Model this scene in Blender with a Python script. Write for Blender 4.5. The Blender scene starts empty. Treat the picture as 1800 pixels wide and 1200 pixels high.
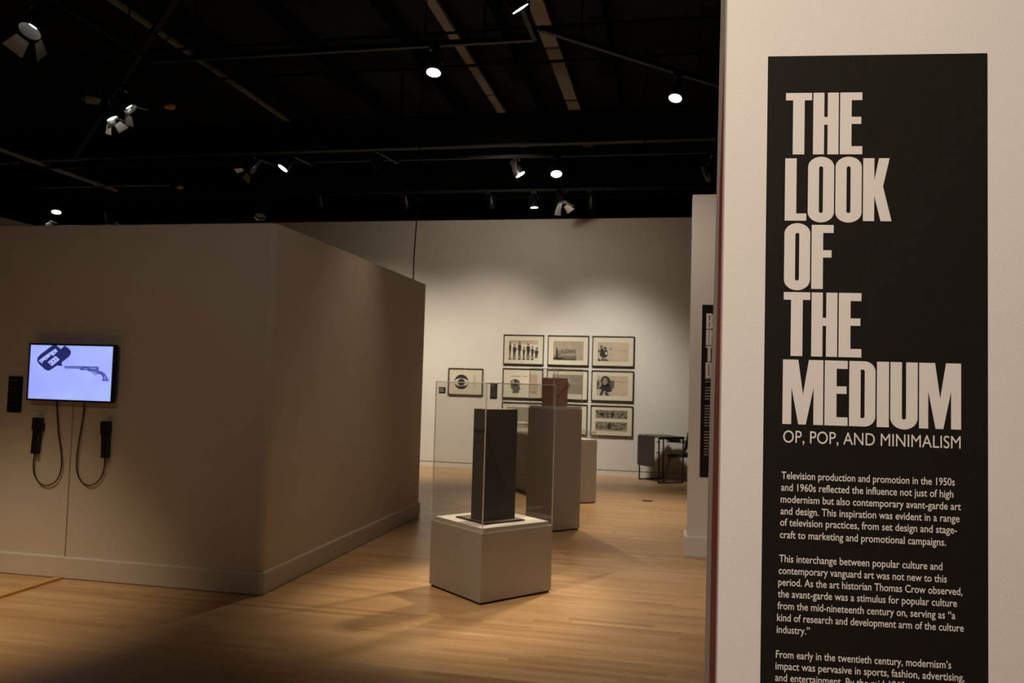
import bpy, bmesh, math, random
from mathutils import Vector, Matrix
random.seed(7)
PI = math.pi
C = bpy.context.scene.collection
SC = bpy.context.scene

# ------------------------------------------------------------------ camera, world, exposure
EYE = Vector((0, 0, 1.62))
PITCH, ROLL, YAW, FPX = math.radians(2.886), math.radians(1.633), math.radians(11.53), 1413.7
_r = Vector((1, 0, 0)); _f = Vector((0, math.cos(PITCH), math.sin(PITCH))); _d = Vector((0, math.sin(PITCH), -math.cos(PITCH)))
_rz = Matrix.Rotation(YAW, 3, 'Z')
CR = _rz @ (_r * math.cos(ROLL) - _d * math.sin(ROLL))
CD = _rz @ (_r * math.sin(ROLL) + _d * math.cos(ROLL))
CF = _rz @ _f
cam = bpy.data.cameras.new('camera'); camo = bpy.data.objects.new('camera', cam); C.objects.link(camo)
cam.sensor_width = 36; cam.lens = FPX / 1800 * 36; cam.clip_start = 0.05; cam.clip_end = 100
cam.dof.use_dof = True; cam.dof.focus_distance = 2.05; cam.dof.aperture_fstop = 9.0
_up = -CD; _b = -CF
camo.matrix_world = Matrix(((CR.x, _up.x, _b.x, EYE.x), (CR.y, _up.y, _b.y, EYE.y), (CR.z, _up.z, _b.z, EYE.z), (0, 0, 0, 1)))
SC.camera = camo
SC.view_settings.view_transform = 'Standard'; SC.view_settings.look = 'None'
SC.view_settings.exposure = 0.0; SC.view_settings.gamma = 1.0; SC.view_settings.use_curve_mapping = False
w = bpy.data.worlds.new('world'); SC.world = w; w.use_nodes = True
w.node_tree.nodes['Background'].inputs[0].default_value = (1.0, 0.72, 0.45, 1); w.node_tree.nodes['Background'].inputs[1].default_value = 0.0025
SC.cycles.use_denoising = True
SC.cycles.caustics_reflective = False; SC.cycles.caustics_refractive = False
SC.cycles.max_bounces = 10; SC.cycles.transparent_max_bounces = 24; SC.cycles.sample_clamp_indirect = 4

WARM = (1.0, 0.78, 0.55)
def spot(pos, target, power, angle, blend=0.6, color=WARM, radius=0.05):
    l = bpy.data.lights.new('spot_light', 'SPOT'); l.energy = power; l.spot_size = math.radians(angle); l.spot_blend = blend
    l.color = color; l.shadow_soft_size = radius
    o = bpy.data.objects.new('spot_light', l); C.objects.link(o); o.location = pos
    o.rotation_euler = (Vector(target) - Vector(pos)).to_track_quat('-Z', 'Y').to_euler()
    return o
# gallery spots aimed at their visible pools, plus unseen added fills
spot((-1.5, -1.4, 4.3), (0.55, 2.05, 1.45), 940, 60, 0.9, (1.0, 0.82, 0.67))       # title panel wall
spot((-5.787, 10.95, 4.62), (-5.4, 14.59, 0.9), 560, 70, 1.0, (1.0, 0.88, 0.70), 0.2)      # far wall, left
spot((-2.307, 11.55, 4.62), (-3.9, 14.59, 0.9), 590, 70, 1.0, (1.0, 0.88, 0.70), 0.2)
spot((-1.772, 11.55, 4.62), (-1.15, 14.59, 1.3), 640, 56, 1.0, (1.0, 0.92, 0.78), 0.3)
spot((-2.49, 11.0, 4.60), (-3.0, 14.59, 3.2), 110, 130, 1.0, (1.0, 0.82, 0.64), 0.2)        # weak wash high on the far wall, added in place of bounced light
spot((-0.053, 8.55, 4.62), (-1.3, 6.2, 0.55), 850, 27, 0.7, (1.0, 0.82, 0.60), 0.16)    # tower plinth, from behind right
spot((-2.436, 7.58, 4.60), (-1.9, 6.6, 0.0), 130, 60, 0.9, (1.0, 0.78, 0.52), 0.05)
spot((-1.9, 4.5, 4.7), (-1.05, 5.9, 0.0), 440, 42, 0.9, (1.0, 0.78, 0.54))                # floor before the plinth
spot((-1.324, 6.30, 4.60), (0.35, 8.0, 1.5), 220, 75, 0.9, (1.0, 0.80, 0.64))           # pillar
spot((-5.0, 2.6, 4.6), (-5.0, 4.2, 0.0), 760, 46, 1.0, (1.0, 0.76, 0.48))                # pool by the screen
spot((-0.9, 10.6, 4.6), (-0.9, 10.7, 0.0), 680, 60, 1.0, (1.0, 0.82, 0.60))                # far floor
spot((-3.6, 0.2, 4.5), (-4.2, 5.5, 1.7), 72, 48, 1.0, (1.0, 0.80, 0.60), 0.12)      # unseen weak fill, added to brighten the booth face
spot((-2.307, 11.50, 4.62), (-1.15, 8.9, 1.3), 300, 30, 0.7, (1.0, 0.82, 0.62), 0.05)  # tall plinth
spot((-0.6, 3.2, 4.6), (-3.0, 7.0, 1.6), 40, 60, 1.0, (1.0, 0.86, 0.72), 0.1)                 # unseen fill added to neutralise the colour on the side of the booth

# ------------------------------------------------------------------ measuring helpers (photo ray meets a real plane)
def ray(x, y): return CR * (x - 900) + CD * (y - 600) + CF * FPX
def at_z(x, y, z): r = ray(x, y); return EYE + r * ((z - EYE.z) / r.z)
def at_y(x, y, Y): r = ray(x, y); return EYE + r * (Y / r.y)

# ------------------------------------------------------------------ materials
def mat(name, col, rough=0.6, metal=0.0, noise=0.0, nscale=20, bump=0.0, bscale=200, spec=0.5, coat=0.0, emit=0.0):
    m = bpy.data.materials.new(name); m.use_nodes = True; nt = m.node_tree; b = nt.nodes['Principled BSDF']
    b.inputs['Base Color'].default_value = (*col, 1); b.inputs['Roughness'].default_value = rough; b.inputs['Metallic'].default_value = metal
    b.inputs['Specular IOR Level'].default_value = spec; b.inputs['Coat Weight'].default_value = coat; b.inputs['Coat Roughness'].default_value = 0.2
    if emit: b.inputs['Emission Color'].default_value = (*col, 1); b.inputs['Emission Strength'].default_value = emit
    tc = nt.nodes.new('ShaderNodeTexCoord')
    if noise:
        n = nt.nodes.new('ShaderNodeTexNoise'); n.inputs['Scale'].default_value = nscale; n.inputs['Detail'].default_value = 4
        nt.links.new(tc.outputs['Object'], n.inputs['Vector'])
        r = nt.nodes.new('ShaderNodeValToRGB'); r.color_ramp.elements[0].position = 0.3; r.color_ramp.elements[1].position = 0.7
        r.color_ramp.elements[0].color = (*[c * (1 - noise) for c in col], 1); r.color_ramp.elements[1].color = (*[min(1, c * (1 + noise)) for c in col], 1)
        nt.links.new(n.outputs['Fac'], r.inputs['Fac']); nt.links.new(r.outputs['Color'], b.inputs['Base Color'])
    if bump:
        n2 = nt.nodes.new('ShaderNodeTexNoise'); n2.inputs['Scale'].default_value = bscale; n2.inputs['Detail'].default_value = 3
        nt.links.new(tc.outputs['Object'], n2.inputs['Vector'])
        bp = nt.nodes.new('ShaderNodeBump'); bp.inputs['Strength'].default_value = bump; bp.inputs['Distance'].default_value = 0.002
        nt.links.new(n2.outputs['Fac'], bp.inputs['Height']); nt.links.new(bp.outputs['Normal'], b.inputs['Normal'])
    return m
def emission(name, col, strength):
    m = bpy.data.materials.new(name); m.use_nodes = True; nt = m.node_tree; nt.nodes.clear()
    e = nt.nodes.new('ShaderNodeEmission'); e.inputs[0].default_value = (*col, 1); e.inputs[1].default_value = strength
    o = nt.nodes.new('ShaderNodeOutputMaterial'); nt.links.new(e.outputs[0], o.inputs[0]); return m
M = dict(
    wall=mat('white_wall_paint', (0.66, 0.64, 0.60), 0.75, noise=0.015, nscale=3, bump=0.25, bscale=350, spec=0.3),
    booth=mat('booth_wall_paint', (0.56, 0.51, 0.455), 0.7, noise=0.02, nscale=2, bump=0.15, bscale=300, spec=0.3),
    trim=mat('semi_gloss_trim_paint', (0.68, 0.66, 0.62), 0.4),
    reveal=mat('shadow_reveal', (0.10, 0.07, 0.04), 0.8),
    black=mat('black_ceiling_paint', (0.010, 0.009, 0.0075), 0.8, noise=0.3, nscale=4, spec=0.2),
    joist=mat('black_joist_paint', (0.004, 0.004, 0.004), 0.8, spec=0.15),
    pipe=mat('black_pipe', (0.010, 0.009, 0.008), 0.6, spec=0.3),
    pale=mat('pale_ceiling_strip', (0.30, 0.27, 0.235), 0.6, noise=0.08, nscale=6),
    greybar=mat('grey_unistrut', (0.32, 0.30, 0.28), 0.45),
    can=mat('black_lamp_housing', (0.01, 0.01, 0.01), 0.3),
    chrome=mat('bare_metal_barn_door', (0.80, 0.79, 0.77), 0.5, metal=0.3),
    lens=emission('lit_lamp_face', (1.0, 0.93, 0.82), 14.0),
    dimlens=mat('unlit_lamp_face', (0.35, 0.3, 0.26), 0.3),
    redstrip=mat('dark_red_edge', (0.11, 0.012, 0.010), 0.6),
    greyend=mat('grey_brown_end_board', (0.24, 0.21, 0.18), 0.6, noise=0.05, nscale=30),
    dark=mat('dark_joint', (0.02, 0.02, 0.02), 0.8),
    panel=mat('black_vinyl_panel', (0.0085, 0.0070, 0.0050), 0.6, noise=0.1, nscale=40, spec=0.2),
    letters=mat('pale_grey_vinyl_lettering', (0.66, 0.63, 0.59), 0.6),
    dimtext=mat('grey_small_print', (0.30, 0.28, 0.25), 0.7),
    plinth=mat('grey_beige_plinth_paint', (0.39, 0.355, 0.32), 0.5, noise=0.02, nscale=5, bump=0.1, bscale=250),
    deck=mat('off_white_deck', (0.86, 0.82, 0.76), 0.6),
    toe=mat('black_toe_recess', (0.012, 0.01, 0.01), 0.7),
    tower=mat('charcoal_model_facade', (0.042, 0.043, 0.041), 0.45),
    rib=mat('charcoal_model_mullion', (0.13, 0.13, 0.125), 0.4),
    sleeve=mat('dusty_red_card', (0.46, 0.25, 0.20), 0.6, noise=0.12, nscale=9),
    frame=mat('black_picture_frame', (0.02, 0.012, 0.007), 0.35),
    mount=mat('cream_mount', (0.74, 0.68, 0.55), 0.8, noise=0.01, nscale=5),
    paper=mat('aged_print_paper', (0.55, 0.46, 0.35), 0.8, noise=0.06, nscale=12),
    pink=mat('pinkish_print_paper', (0.62, 0.48, 0.36), 0.8, noise=0.04, nscale=12),
    greyp=mat('grey_print_paper', (0.33, 0.29, 0.23), 0.8, noise=0.14, nscale=9),
    ink=mat('black_print_ink', (0.028, 0.024, 0.02), 0.7, noise=0.5, nscale=60),
    midink=mat('grey_print_ink', (0.13, 0.12, 0.10), 0.7, noise=0.5, nscale=50),
    softink=mat('faded_print_ink', (0.30, 0.26, 0.20), 0.8, noise=0.3, nscale=60),
    tvblack=mat('black_screen_bezel', (0.008, 0.008, 0.010), 0.3),
    rubber=mat('black_rubber_cord', (0.012, 0.010, 0.009), 0.5),
    plastic=mat('black_handset_plastic', (0.010, 0.010, 0.010), 0.4),
    raceway=mat('painted_cord_channel', (0.66, 0.62, 0.57), 0.5),
    ramp=mat('wood_tone_cable_cover', (0.52, 0.30, 0.10), 0.45, noise=0.05, nscale=30),
    tablebrown=mat('dark_brown_laminate', (0.045, 0.036, 0.028), 0.45),
    tubeblack=mat('black_steel_tube', (0.012, 0.011, 0.011), 0.35),
    chairblack=mat('black_chair_upholstery', (0.012, 0.014, 0.015), 0.6, noise=0.2, nscale=80),
    outlet=mat('dark_brass_floor_plate', (0.09, 0.06, 0.035), 0.4, metal=0.4),
    speaker=mat('off_white_speaker_grille', (0.85, 0.78, 0.70), 0.6, noise=0.1, nscale=120),
    orange=mat('orange_tinted_detector', (0.85, 0.48, 0.22), 0.5),
)
# acrylic: clear, slightly tinted, real fresnel gloss
def acrylic(name, tint, ior=1.45, haze=0.0):
    m = bpy.data.materials.new(name); m.use_nodes = True; nt = m.node_tree; nt.nodes.clear()
    t = nt.nodes.new('ShaderNodeBsdfTransparent'); t.inputs[0].default_value = (*tint, 1)
    g = nt.nodes.new('ShaderNodeBsdfGlossy'); g.inputs['Roughness'].default_value = 0.02
    lw = nt.nodes.new('ShaderNodeLayerWeight'); lw.inputs['Blend'].default_value = 0.5
    pw_ = nt.nodes.new('ShaderNodeMath'); pw_.operation = 'POWER'; pw_.inputs[1].default_value = 5
    f = nt.nodes.new('ShaderNodeMath'); f.operation = 'MULTIPLY_ADD'; f0 = ((ior - 1) / (ior + 1)) ** 2
    f.inputs[1].default_value = 1 - f0; f.inputs[2].default_value = f0
    nt.links.new(lw.outputs['Facing'], pw_.inputs[0]); nt.links.new(pw_.outputs[0], f.inputs[0])
    mx = nt.nodes.new('ShaderNodeMixShader'); nt.links.new(f.outputs[0], mx.inputs[0]); nt.links.new(t.outputs[0], mx.inputs[1]); nt.links.new(g.outputs[0], mx.inputs[2])
    o = nt.nodes.new('ShaderNodeOutputMaterial'); last = mx
    if haze:
        d = nt.nodes.new('ShaderNodeBsdfDiffuse'); d.inputs[0].default_value = (0.9, 0.86, 0.8, 1)
        m2 = nt.nodes.new('ShaderNodeMixShader'); m2.inputs[0].default_value = haze
        nt.links.new(mx.outputs[0], m2.inputs[1]); nt.links.new(d.outputs[0], m2.inputs[2]); last = m2
    nt.links.new(last.outputs[0], o.inputs[0]); return m
M['acrylic'] = acrylic('clear_acrylic', (0.955, 0.955, 0.95), 1.38)
M['acryledge'] = acrylic('polished_acrylic_edge', (0.75, 0.74, 0.72), 1.5, 0.85)
M['glazing'] = acrylic('picture_glazing', (0.97, 0.97, 0.97), 1.3)
# floor boards: colour of each board from its own tone attribute, grain along the board
def floor_mat():
    m = bpy.data.materials.new('maple_strip_floor'); m.use_nodes = True; nt = m.node_tree; b = nt.nodes['Principled BSDF']
    a = nt.nodes.new('ShaderNodeAttribute'); a.attribute_name = 'tone'
    r = nt.nodes.new('ShaderNodeValToRGB'); cr = r.color_ramp
    cr.elements[0].position = 0.0; cr.elements[0].color = (0.36, 0.205, 0.095, 1)
    cr.elements[1].position = 1.0; cr.elements[1].color = (0.62, 0.41, 0.215, 1)
    e = cr.elements.new(0.5); e.color = (0.50, 0.31, 0.15, 1)
    nt.links.new(a.outputs['Fac'], r.inputs['Fac'])
    g = nt.nodes.new('ShaderNodeNewGeometry'); mp = nt.nodes.new('ShaderNodeMapping'); mp.inputs['Scale'].default_value = (2.2, 45, 1)
    nt.links.new(g.outputs['Position'], mp.inputs['Vector'])
    n = nt.nodes.new('ShaderNodeTexNoise'); n.inputs['Scale'].default_value = 1.0; n.inputs['Detail'].default_value = 5
    nt.links.new(mp.outputs[0], n.inputs['Vector'])
    mr = nt.nodes.new('ShaderNodeMapRange'); mr.inputs['To Min'].default_value = 0.82; mr.inputs['To Max'].default_value = 1.14
    nt.links.new(n.outputs['Fac'], mr.inputs['Value'])
    mx = nt.nodes.new('ShaderNodeVectorMath'); mx.operation = 'SCALE'
    nt.links.new(r.outputs['Color'], mx.inputs[0]); nt.links.new(mr.outputs[0], mx.inputs['Scale'])
    nt.links.new(mx.outputs[0], b.inputs['Base Color'])
    mr2 = nt.nodes.new('ShaderNodeMapRange'); mr2.inputs['To Min'].default_value = 0.26; mr2.inputs['To Max'].default_value = 0.42
    nt.links.new(n.outputs['Fac'], mr2.inputs['Value']); nt.links.new(mr2.outputs[0], b.inputs['Roughness'])
    b.inputs['Specular IOR Level'].default_value = 0.5
    return m
M['floor'] = floor_mat()

# ------------------------------------------------------------------ mesh builder
class MB:
    def __init__(s): s.bm = bmesh.new()
    def box(s, a, b, rot=None, piv=(0, 0, 0), bev=0.0):
        a, b = Vector(a), Vector(b); vs = []
        for k in range(8):
            v = Vector(((a, b)[k & 1].x, (a, b)[k >> 1 & 1].y, (a, b)[k >> 2 & 1].z))
            if rot is not None: v = rot @ (v - Vector(piv)) + Vector(piv)
            vs.append(s.bm.verts.new(v))
        fs = [s.bm.faces.new([vs[i] for i in q]) for q in ((0, 2, 3, 1), (4, 5, 7, 6), (0, 1, 5, 4), (2, 6, 7, 3), (0, 4, 6, 2), (1, 3, 7, 5))]
        if bev:
            es = list({e for f in fs for e in f.edges}); bmesh.ops.bevel(s.bm, geom=es, offset=bev, segments=2, affect='EDGES', profile=0.6)
        return s
    def tube(s, pts, r, n=8, caps=True):
        pts = [Vector(p) for p in pts]; rings = []; prev = None
        for i, p in enumerate(pts):
            t = ((pts[min(i + 1, len(pts) - 1)] - pts[max(i - 1, 0)])).normalized()
            u = (Vector((0, 0, 1)) if abs(t.z) < .9 else Vector((1, 0, 0))) if prev is None else prev
            u = (u - t * u.dot(t)).normalized(); prev = u; v = t.cross(u); rr = r[i] if isinstance(r, (list, tuple)) else r
            rings.append([s.bm.verts.new(p + (u * math.cos(2 * PI * k / n) + v * math.sin(2 * PI * k / n)) * rr) for k in range(n)])
        for a, b in zip(rings, rings[1:]):
            for k in range(n): s.bm.faces.new((a[k], a[(k + 1) % n], b[(k + 1) % n], b[k]))
        if caps: s.bm.faces.new(rings[0][::-1]); s.bm.faces.new(rings[-1])
        return s
    def prism(s, pts, d):            # polygon of 3-D points extruded by vector d
        d = Vector(d); a = [s.bm.verts.new(Vector(p)) for p in pts]; b = [s.bm.verts.new(Vector(p) + d) for p in pts]; n = len(a)
        s.bm.faces.new(a); s.bm.faces.new(b[::-1])
        for k in range(n): s.bm.faces.new((a[k], b[k], b[(k + 1) % n], a[(k + 1) % n]))
        return s
    def lathe(s, prof, org, ax, n=20):   # prof: (distance along axis, radius)
        ax = Vector(ax).normalized(); u = ax.orthogonal().normalized(); v = ax.cross(u); org = Vector(org); rings = []
        for h, r in prof:
            rings.append([s.bm.verts.new(org + ax * h + (u * math.cos(2 * PI * k / n) + v * math.sin(2 * PI * k / n)) * max(r, 1e-4)) for k in range(n)])
        for a, b in zip(rings, rings[1:]):
            for k in range(n): s.bm.faces.new((a[k], a[(k + 1) % n], b[(k + 1) % n], b[k]))
        return s
    def build(s, name, m, parent=None, smooth=False, local=None):
        bmesh.ops.remove_doubles(s.bm, verts=s.bm.verts, dist=1e-6)
        bmesh.ops.recalc_face_normals(s.bm, faces=s.bm.faces)
        me = bpy.data.meshes.new(name); s.bm.to_mesh(me); s.bm.free()
        if smooth:
            for p in me.polygons: p.use_smooth = True
            try: me.set_sharp_from_angle(angle=math.radians(35))
            except Exception: pass
        me.materials.append(m if not isinstance(m, str) else M[m])
        o = bpy.data.objects.new(name, me); C.objects.link(o)
        if parent is not None: attach(o, parent)
        return o
def world_loc(o):
    p = Vector(o.location)
    while o.parent: o = o.parent; p += Vector(o.location)
    return p
def attach(o, parent):               # meshes are built in world space; parents are only ever translated
    o.parent = parent; base = world_loc(parent)
    if o.type == 'MESH': o.data.transform(Matrix.Translation(-base))
def thing(name, label, cat, loc, group=None):
    o = bpy.data.objects.new(name, None); C.objects.link(o); o.location = loc; o.empty_display_size = 0.1
    o['label'] = label; o['category'] = cat
    if group: o['group'] = group
    return o
def tag(o, label, cat, group=None, kind=None):
    o['label'] = label; o['category'] = cat
    if group: o['group'] = group
    if kind: o['kind'] = kind
    return o
def struct(o): o['kind'] = 'structure'; return o
def rotz(a): return Matrix.Rotation(a, 3, 'Z')

# ------------------------------------------------------------------ the setting
XL, XR, YB, YF = -13.35, 4.6, -3.0, 24.0
fl = struct(MB().box((XL - 12, YB, -0.10), (XR + 8, YF, -0.012)).build('floor', mat('dark_subfloor', (0.05, 0.028, 0.012), 0.8)))
def board_mesh(x0, x1, y0, y1, bm, tl):
    zt = random.uniform(-0.0003, 0.0); g = 0.0004
    vs = [bm.verts.new(v) for v in ((x0 + g, y0 + g, -0.012), (x1 - g, y0 + g, -0.012), (x1 - g, y1 - g, -0.012), (x0 + g, y1 - g, -0.012),
                                    (x0 + g, y0 + g, zt), (x1 - g, y0 + g, zt), (x1 - g, y1 - g, zt), (x0 + g, y1 - g, zt))]
    tone = min(1, max(0, random.gauss(0.5, 0.17)))
    for q in ((4, 5, 6, 7), (0, 1, 5, 4), (1, 2, 6, 5), (2, 3, 7, 6), (3, 0, 4, 7)):
        bm.faces.new([vs[i] for i in q])
    for v in vs: v[tl] = tone
def mk_boards(lst, name, kind=None):
    bm = bmesh.new(); tl = bm.verts.layers.float.new('tone')
    for b in lst: board_mesh(*b, bm, tl)
    me = bpy.data.meshes.new(name); bm.to_mesh(me); bm.free(); me.materials.append(M['floor'])
    o = bpy.data.objects.new(name, me); C.objects.link(o); o.parent = fl
    if kind: o['kind'] = kind
    return o
BW = 0.057; allb = []
y = 1.2
while y < 14.6:
    x = (-13.3 if y > 9 else -8.5) - random.uniform(0, 1.0)
    while x < 3.0:
        L = random.choice((0.6, 0.8, 1.0, 1.2, 1.4, 1.7)) * random.uniform(.9, 1.1)
        allb.append((x, min(x + L, 3.2), y, y + BW)); x += L
    y += BW
def seen(b):                          # distance of the board centre, when it lies in the visible wedge
    cx, cy = (b[0] + b[1]) / 2, (b[2] + b[3]) / 2; v = Vector((cx, cy, 0)) - EYE; f = v.dot(CF)
    if f < 0.5: return 99
    px = 900 + FPX * v.dot(CR) / f; py = 600 + FPX * v.dot(CD) / f
    if py > 1215 or px < -60 or px > 1290: return 99
    if cy > 5.55 and cx < -2.95: return 99
    return f
allb.sort(key=seen)
for b in allb[:300]: mk_boards([b], 'floorboard')
mk_boards(allb[300:], 'floorboards', 'stuff')

struct(MB().box((XL - 12, YB, 6.5), (XR + 8, YF, 6.62)).build('ceiling', 'black'))
wl = struct(MB().box((XL - .2, 6.0, 0), (XL, 14.75, 4.64)).build('wall_left', 'wall'))
wf = struct(MB().box((XL, 14.59, 0.098), (XR, 14.75, 4.65)).box((XL, 14.62, 0.0), (XR, 14.75, 0.098)).build('wall_far', 'wall'))
MB().box((XL, 14.605, 0.084), (XR, 14.622, 0.099)).build('shadow_reveal', 'reveal', wf)
struct(MB().box((XL, 14.585, 0.0), (XR, 14.62, 0.084)).build('baseboard_far', 'trim'))
struct(MB().box((XL - 12, 23.9, 0), (XR + 8, 24.0, 6.5)).box((XL - 12, 0, 0), (XL - 11.9, 23.9, 6.5)).build('wall_beyond', 'joist'))
# left booth: L of two partition walls, rounded outer corner
BX, BY, BH = -2.965, 5.532, 2.765
bf = MB(); pts = [(XL + .3, BY), (BX - .06, BY)]
for k in range(7):
    a = -PI / 2 + k * PI / 12; pts.append((BX - .06 + .06 * math.cos(a), BY + .06 + .06 * math.sin(a)))
pts += [(BX, 9.24), (BX - .12, 9.24), (BX - .12, BY + .12), (XL + .3, BY + .12)]
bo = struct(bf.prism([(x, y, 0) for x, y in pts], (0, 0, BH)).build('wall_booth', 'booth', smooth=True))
bb = MB(); t = 0.018; q = [(XL + .3, BY - t), (BX + t - .03, BY - t), (BX + t, BY - t + .03), (BX + t, 9.24 + t), (BX - .12 - t, 9.24 + t), (BX - .12 - t, 9.24), (BX, 9.24), (BX, BY), (XL + .3, BY)]
bb.prism([(x, y, 0.006) for x, y in q], (0, 0, 0.150))
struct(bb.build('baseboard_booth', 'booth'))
q2 = [(XL + .3, BY - t + .004), (BX + t - .03, BY - t + .004), (BX + t - .004, BY - t + .03), (BX + t - .004, 9.24), (BX, 9.24), (BX, BY), (XL + .3, BY)]
struct(MB().prism([(x, y, 0.156) for x, y in q2], (0, 0, 0.009)).build('trim_1', 'trim'))
# wall with the second text panel
pl = struct(MB().box((0.138, 8.02, 0), (4.4, 8.32, 3.51)).build('wall_pillar', 'wall'))
struct(MB().box((0.108, 7.985, 0.0), (4.4, 8.355, 0.188), bev=0.004).build('baseboard_pillar', 'trim'))
# near wall on the right, turned 5.3 degrees, with its layered end
P0 = Vector((0.2151, 2.0198, 0)); DU = Vector((0.9957, 0.0929, 0)); DN = Vector((-0.0929, 0.9957, 0))
def pw(u, z, off=0.0): return P0 + DU * u + DN * off + Vector((0, 0, z))
def wbox(mb, u0, u1, z0, z1, o0, o1):
    return mb.prism([pw(u0, z0, o0), pw(u1, z0, o0), pw(u1, z1, o0), pw(u0, z1, o0)], DN * (o1 - o0))
nw = struct(wbox(MB(), -0.105, 3.6, 0, 3.6, 0.0, 0.012).build('wall_right', 'wall'))
wbox(MB(), -0.100, 3.6, 0, 3.6, 0.0121, 0.035).build('dark_joint', 'dark', nw)
red = [(.036, 0), (.130, 0), (.126, 1.2), (.112, 1.6), (.085, 1.85), (.078, 2.14), (.037, 2.46), (.036, 2.46)]
MB().prism([pw(-0.106, z, o) for o, z in red], DU * 0.02).build('red_edge_strip', 'redstrip', nw)
brd = [(.0355, 0), (.235, 0), (.222, 1.2), (.200, 1.6), (.168, 1.85), (.148, 2.05), (.120, 2.6), (.118, 3.6), (.0355, 3.6)]
MB().prism([pw(-0.1045, z, o) for o, z in brd], DU * 3.7).build('end_board', 'greyend', nw)

# ------------------------------------------------------------------ ceiling structure
def joist(x, w, z0, z1, y0=5.0, y1=23.8): return MB().box((x - w / 2, y0, z0), (x + w / 2, y1, z1))
for x in (1.75, 0.35, -1.05, -2.42, -3.83, -5.25, -6.65, -8.05, -9.45, -10.85, -12.2):
    n_ = ('right end', 'second from the right', 'third from the right, right of the widest pale strip', 'between the two bright pale strips', 'fifth from the right', 'sixth from the right', 'seventh from the right', 'just left of the thin pale strip', 'fourth from the left', 'third from the left', 'second from the left')[[1.75, 0.35, -1.05, -2.42, -3.83, -5.25, -6.65, -8.05, -9.45, -10.85, -12.2].index(x)]
    tag(joist(x, 0.2, 6.2, 6.5).build('ceiling_joist', 'joist'), 'black painted ceiling joist, ' + n_, 'joist', 'black ceiling joists')
ps = MB(); 
def strip(x, w, y1, label, cuts, nw_=1):
    o = thing('ceiling_strip', label, 'ceiling strip', (x, 12, 6.30))
    ys = [4.5] + sorted(cuts) + [y1]
    for a, b in zip(ys, ys[1:]):
        MB().box((x - w / 2, a + .03, 6.30), (x + w / 2, b - .03, 6.36)).build('strip_panel', 'pale', o)
    MB().box((x - w / 2 + .02, 4.5, 6.36), (x + w / 2 - .02, y1, 6.5)).build('backing', 'joist', o)
strip(-3.05, 0.13, 15.6, 'long pale ceiling strip above the booth end, left of the two wide ones', (7.5, 10.6, 12.6, 14.6))
strip(-1.77, 0.20, 15.7, 'widest long pale ceiling strip, right of the two bright ones', (8.0, 10.9, 13.0, 14.8))
strip(-7.11, 0.045, 14.9, 'thin pale ceiling strip over the left part of the gallery', (9.9, 11.0, 12.4, 13.6))
def beam(y, x0, x1, z0, z1, label):
    o = thing('cross_beam', label, 'beam', ((x0 + x1) / 2, y, z0))
    MB().box((x0, y - .01, z0 + .03), (x1, y + .01, z1)).build('web', 'joist', o)
    MB().box((x0, y - .07, z0), (x1, y + .07, z0 + .03)).build('bottom_flange', 'pipe', o)
    MB().box((x0, y - .08, z1), (x1, y + .08, z1 + .03)).build('top_flange', 'joist', o)
    for xx in (x0 + .3, (x0 + x1) / 2, x1 - .3): MB().tube([(xx, y, z1 + .03), (xx, y, 6.5)], .02).build('hanger', 'joist', o)
beam(12.05, XL, XR, 5.28, 5.75, 'black steel cross beam spanning the middle of the dark ceiling')
beam(16.2, XL, XR, 5.4, 5.9, 'black steel cross beam behind the top of the far wall')
def TY(x): return 11.5 + .22 * (x + 12.9) / 14.1
def TY2(x): return 13.7 + .1 * (x + 12.9) / 14.5
def track(pts, label, m='pipe', r=0.018, rods=True, cat='lighting track'):
    pts = [Vector(p) for p in pts]; o = thing('lighting_track', label, cat, pts[0])
    for a, b in zip(pts, pts[1:]):
        d = (b - a); n = Vector((-d.y, d.x, 0)).normalized() * r; u = Vector((0, 0, r * 1.1))
        MB().prism([a + n - u, a - n - u, a - n + u, a + n + u], d).build('rail', m, o)
        if rods:
            for k in (0.12, 0.88):
                p = a + d * k; MB().tube([p + u, (p.x, p.y, 6.5)], .008, 6).build('hanger_rod', 'joist', o)
    return o
ZT = 5.0
xr = at_z(600, 86, ZT).y
pA, pB, pC, pD = at_z(265, 106, ZT), at_z(940, 68, ZT), at_z(903, 5, ZT), at_z(950, 50, ZT)
ym = (pA.y + pB.y) / 2
track([(pA.x, ym, ZT), (pB.x, ym, ZT)], 'long black lighting track across the near ceiling, holding the bright lamp over the plinth', r=.024)
track([(pA.x, ym, ZT), (pA.x, 4.4, ZT)], 'black lighting track joining the left end of the near cross track', r=.02)
track([(pB.x, ym, ZT), (pB.x, 4.9, ZT)], 'black lighting track joining the right end of the near cross track', r=.022)
track([(-1.32, 7.41, ZT), (1.6, 10.24, ZT)], 'diagonal black lighting track running right toward the pillar', r=.024)
track([(-3.4, 5.35, ZT + .05), (-10.2, 11.75, ZT + .05)], 'diagonal black lighting track crossing the left ceiling', r=.028)
track([(-12.9, 11.5, ZT), (1.2, 11.72, ZT)], 'black lighting track across the gallery in front of the far wall', r=.02)
track([(-12.9, 13.7, ZT), (1.6, 13.8, ZT)], 'black lighting track just in front of the far wall top', r=.018)
g = at_z(0, 270, ZT), at_z(212, 339, ZT)
track([(-10.45, g[0].y - 2, ZT + .03), (-10.45, 13.3, ZT + .03)], 'grey steel bar sloping down the far left ceiling', 'greybar', .022, cat='steel bar')
track([(-11.9, 11.15, ZT - .03), (-10.6, 11.12, ZT - .03)], 'short pale steel bar at the left edge, longer piece', 'greybar', .012, cat='steel bar')
track([(-10.1, 11.05, ZT - .03), (-9.25, 11.03, ZT - .03)], 'short pale steel bar piece ending at the diagonal track', 'greybar', .012, cat='steel bar')
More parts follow.
